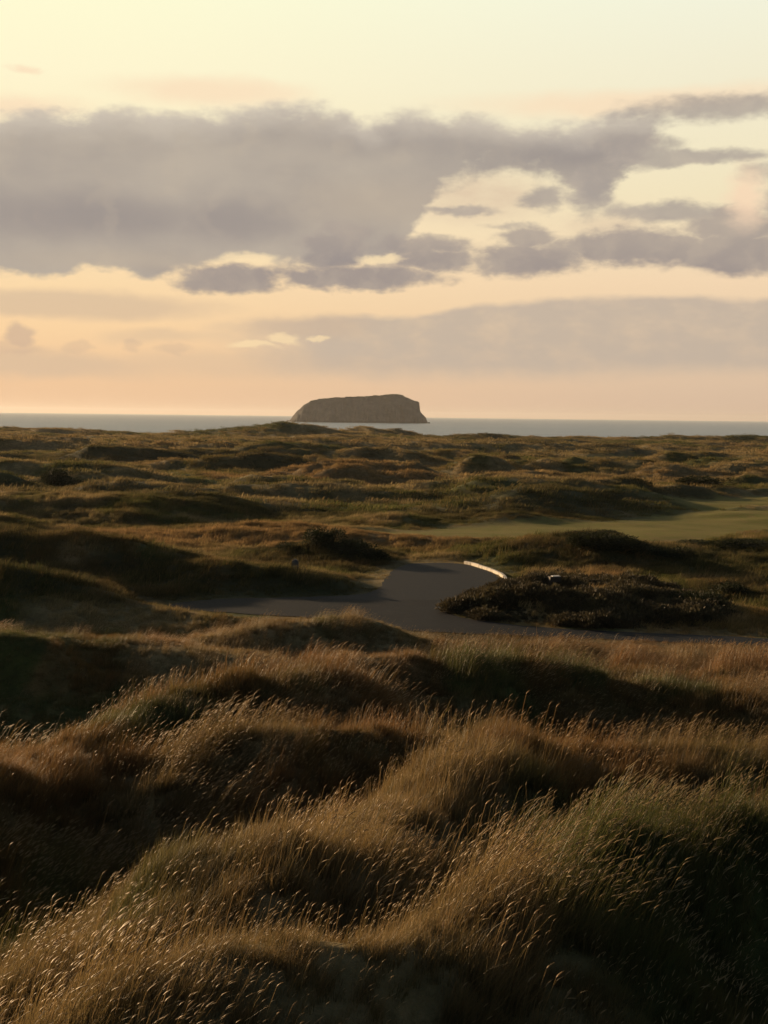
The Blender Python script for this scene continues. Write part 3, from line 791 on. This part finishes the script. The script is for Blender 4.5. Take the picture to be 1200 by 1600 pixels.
# thin veils low down
nv = noise(nt, PS, .9, 6, .6)
vR = mul(smooth(nt, mth(nt, 'SUBTRACT', curve(VX, [(300,520),(340,497),(450,492),(600,492),(700,478),(800,466),(1000,460),(1200,461)]), VY), -.05, .35),
         smooth(nt, mth(nt, 'SUBTRACT', VY, curve(VX, [(300,530),(420,575),(600,590),(1200,582)])), -.5, .6))
vR = mul(vR, smooth(nt, VX, azel(300, 500)[0], azel(520, 500)[0]))
vR = mul(vR, smooth(nt, nv, .2, .6, .62, 1.))
sky = mixc(nt, mul(vR, .86), sky, lin((190, 175, 160)))
vL = mx(ell(PV, 110, 475, 260, 27, .45, 1.1), ell(PV, 60, 568, 220, 24, .3, 1.3), ell(PV, 470, 510, 130, 22, .3, 1.2), mul(ell(PV, 260, 525, 110, 14, .2, 1.3), .7),
        mul(ell(PV, 360, 570, 330, 22, .3, 1.3), .6))
sky = mixc(nt, mul(vL, .62), sky, lin((205, 180, 155)))
pf = mx(ell(PW, 28, 525, 24, 20), mul(ell(PW, 120, 542, 26, 9), .5), mul(ell(PW, 270, 541, 30, 9), .5), mul(ell(PW, 205, 540, 14, 10), .5), mul(ell(PW, 8, 545, 60, 12), .6))
sky = mixc(nt, mul(pf, .6), sky, lin((190, 165, 148)))
glint = mul(mx(ell(PW, 440, 528, 28, 7), ell(PW, 395, 540, 40, 6), ell(PW, 500, 527, 18, 4)), .6)
sky = mixc(nt, glint, sky, lin((255, 226, 176)))

# the big bank
T = curve(WX, [(-250,185),(0,172),(60,164),(120,170),(200,165),(250,176),(300,170),(360,165),(450,158),(520,160),(555,176),(572,184),(620,170),(700,172),(760,180),(830,187),(870,190),(920,184),(960,170),(1040,165),(1120,160),(1200,150),(1400,140)])
B = curve(WX, [(-250,420),(0,424),(90,430),(140,416),(170,420),(235,434),(285,424),(330,408),(400,406),(440,414),(560,414),(625,408),(645,380),(665,345),(705,302),(790,284),(860,292),(890,318),(925,330),(985,268),(1015,244),(1055,202),(1085,190),(1130,184),(1200,179),(1400,170)])
dT = mth(nt, 'SUBTRACT', T, WY); dB = mth(nt, 'SUBTRACT', WY, B)
fbm1 = noise(nt, PS, 1.15, 8, .60); fbm2 = noise(nt, PW, .55, 4, .5)
rag = mth(nt, 'ADD', mul(mth(nt, 'SUBTRACT', fbm1, .5), 1.9), mul(mth(nt, 'SUBTRACT', fbm2, .5), .5))
bank = mul(smooth(nt, dT, -.45, 1.2), smooth(nt, dB, -.4, smooth(nt, AZ, azel(560, 300)[0], azel(680, 300)[0], .6, 1.6)))
dens1 = smooth(nt, mth(nt, 'ADD', mul(bank, 1.4), rag), .0, 1.05); dens1 = mul(dens1, smooth(nt, bank, .02, .22))
# body tone of the bank
n1 = noise(nt, PS, .34, 4, .5); n2 = noise(nt, PW, .7, 5, .5)
tone = mixc(nt, smooth(nt, n1, .3, .7), lin((168, 158, 149)), lin((184, 172, 158)))
dark = mx(ell(PV, 120, 335, 280, 44, .1, 1.2), ell(PV, 360, 345, 140, 50, .1, 1.2), ell(PV, 900, 235, 170, 46, .1, 1.2), mul(ell(PV, 620, 215, 240, 40, .1, 1.2), .5), ell(PV, 420, 425, 200, 14, .1, 1.2))
tone = mixc(nt, mul(dark, .8), tone, lin((148, 140, 138)))
lite = mx(mul(ell(PV, 590, 320, 190, 50, .1, 1.2), .8), mul(ell(PV, 200, 408, 200, 22, .1, 1.2), .7))
tone = mixc(nt, mul(lite, .75), tone, lin((186, 171, 154)))
tone = mixc(nt, smooth(nt, dT, .0, 1.6, .85, 0.), tone, lin((210, 198, 182)))
tone = mixc(nt, smooth(nt, n2, .5, .72, 0., .22), tone, lin((196, 180, 160)))
# bright thin cloud in the gaps to the right
thin = mul(mx(ell(PV, 740, 308, 160, 48, .2, 1.2), mul(ell(PV, 950, 350, 100, 26, .2, 1.2), .7)), mth(nt, 'MULTIPLY_ADD', fbm1, 1.2, .1))
sky = mixc(nt, thin, sky, lin((222, 198, 170)))
sky = mixc(nt, mul(dens1, .97), sky, tone)
# ragged fragments hanging in front, flat below and heaped above
def frag(parts, gain, lo, hi):
    f = mx(*[mul(ell(PW if w_ else P, *e_, .15, 1.3), k_) for w_, e_, k_ in parts])
    return mul(smooth(nt, mth(nt, 'ADD', mul(f, 1.25), mul(rag, gain)), lo, hi), smooth(nt, f, .02, .25))
f1 = frag([(1, (360, 436, 100, 30), 1), (1, (560, 434, 165, 24), 1), (1, (525, 392, 70, 38), 1), (1, (545, 362, 44, 20), .8), (1, (680, 408, 80, 24), 1), (1, (645, 385, 120, 24), .8),
           (1, (825, 404, 115, 34), 1), (1, (830, 372, 60, 20), .9), (1, (1000, 388, 190, 32), 1), (1, (1150, 395, 150, 38), 1), (1, (1150, 352, 90, 34), 1), (1, (1130, 330, 36, 16), .9)], .85, .10, .95)
f2 = frag([(1, (850, 308, 46, 26), 1), (1, (1040, 330, 140, 20), 1), (1, (720, 330, 72, 10), .9), (1, (800, 352, 60, 9), .6), (1, (925, 300, 46, 50), 1), (1, (1080, 246, 150, 17), 1), (1, (1000, 236, 80, 30), 1),
           (1, (1200, 268, 60, 20), .7), (1, (1240, 330, 60, 90), 1), (1, (1150, 168, 230, 26), .9)], .75, .12, 1.15)
under = smooth(nt, WY, azel(700, 300)[1], azel(700, 432)[1])
ftone = mixc(nt, under, lin((184, 170, 156)), lin((150, 141, 139)))
ftone = mixc(nt, smooth(nt, n2, .38, .68, 0., .6), ftone, lin((182, 168, 154)))
gap = mx(mul(ell(PW, 388, 405, 56, 11, .4, 1.2), 1.), ell(PW, 598, 406, 34, 8, .4, 1.2))
f1 = mul(f1, inv(gap)); 
sky = mixc(nt, mul(f2, .85), sky, mixc(nt, smooth(nt, n2, .38, .68, 0., .5), lin((168, 158, 150)), lin((192, 178, 163))))
sky = mixc(nt, mul(f1, .92), sky, ftone)
sky = mixc(nt, mul(gap, .8), sky, lin((250, 224, 180)))
sky = mixc(nt, mul(ell(PW, 1166, 308, 34, 52, .2, 1.2), .8), sky, lin((248, 216, 184)))
# far round the sky: bluish and much dimmer, from the Sky Texture
nish = N(nt, 'ShaderNodeTexSky'); nish.sky_type = 'NISHITA'; nish.sun_disc = False
nish.sun_elevation = R(SUN_EL); nish.sun_rotation = R(SUN_AZ); nish.air_density = 1.2; nish.dust_density = 3.0; nish.ozone_density = 1.0
ns = N(nt, 'ShaderNodeVectorMath', operation='SCALE'); nt.links.new(nish.outputs[0], ns.inputs[0]); ns.inputs['Scale'].default_value = .072
sdv = Vector((math.sin(R(SUN_AZ)) * math.cos(R(SUN_EL)), math.cos(R(SUN_AZ)) * math.cos(R(SUN_EL)), math.sin(R(SUN_EL))))
front = Vector((math.sin(R(-14)), math.cos(R(-14)), .1)).normalized()
dt = N(nt, 'ShaderNodeVectorMath', operation='DOT_PRODUCT'); nt.links.new(D, dt.inputs[0]); dt.inputs[1].default_value = front
fr = mul(smooth(nt, dt.outputs['Value'], .55, .84), smooth(nt, EL, 21., 34., 1., 0.))
fin = mixc(nt, fr, ns.outputs[0], sky)
bg = N(nt, 'ShaderNodeBackground'); nt.links.new(fin, bg.inputs[0]); bg.inputs[1].default_value = 0.7071
wo = N(nt, 'ShaderNodeOutputWorld'); nt.links.new(bg.outputs[0], wo.inputs[0])
world.cycles.sampling_method = 'MANUAL'; world.cycles.sample_map_resolution = 512

# ------------------------------------------------------------------ sun
ld = bpy.data.lights.new('sun', 'SUN'); ld.energy = 5.0; ld.angle = R(.6); ld.color = (1.0, .68, .37)
sun = bpy.data.objects.new('sun', ld); scene.collection.objects.link(sun)
sun.rotation_euler = sdv.to_track_quat('Z', 'Y').to_euler()

# ------------------------------------------------------------------ air
HAZE = 0.00006
if HAZE > 0:
    m, nt = newmat('air'); vp = N(nt, 'ShaderNodeVolumePrincipled', inp={'Color': (.86, .88, .92, 1), 'Density': HAZE, 'Anisotropy': .3})
    o_ = N(nt, 'ShaderNodeOutputMaterial'); nt.links.new(vp.outputs[0], o_.inputs['Volume'])
    bm = bmesh.new(); bmesh.ops.create_cube(bm, size=1)
    for v in bm.verts: v.co = Vector((v.co.x * 30000, v.co.y * 30000, (v.co.z + .5) * 66 - 4))
    me = bpy.data.meshes.new('haze'); bm.to_mesh(me); bm.free()
    tag(link('haze', me, None, [m]), 'thin warm sea haze over the whole coast', None, None, 'stuff')

# ------------------------------------------------------------------ render
scene.view_settings.view_transform = 'Standard'; scene.view_settings.look = 'None'
scene.view_settings.exposure = 0.5; scene.view_settings.gamma = 1.0
cy = scene.cycles
cy.max_bounces = 4; cy.diffuse_bounces = 2; cy.glossy_bounces = 1; cy.transmission_bounces = 3; cy.volume_bounces = 0
cy.use_denoising = True
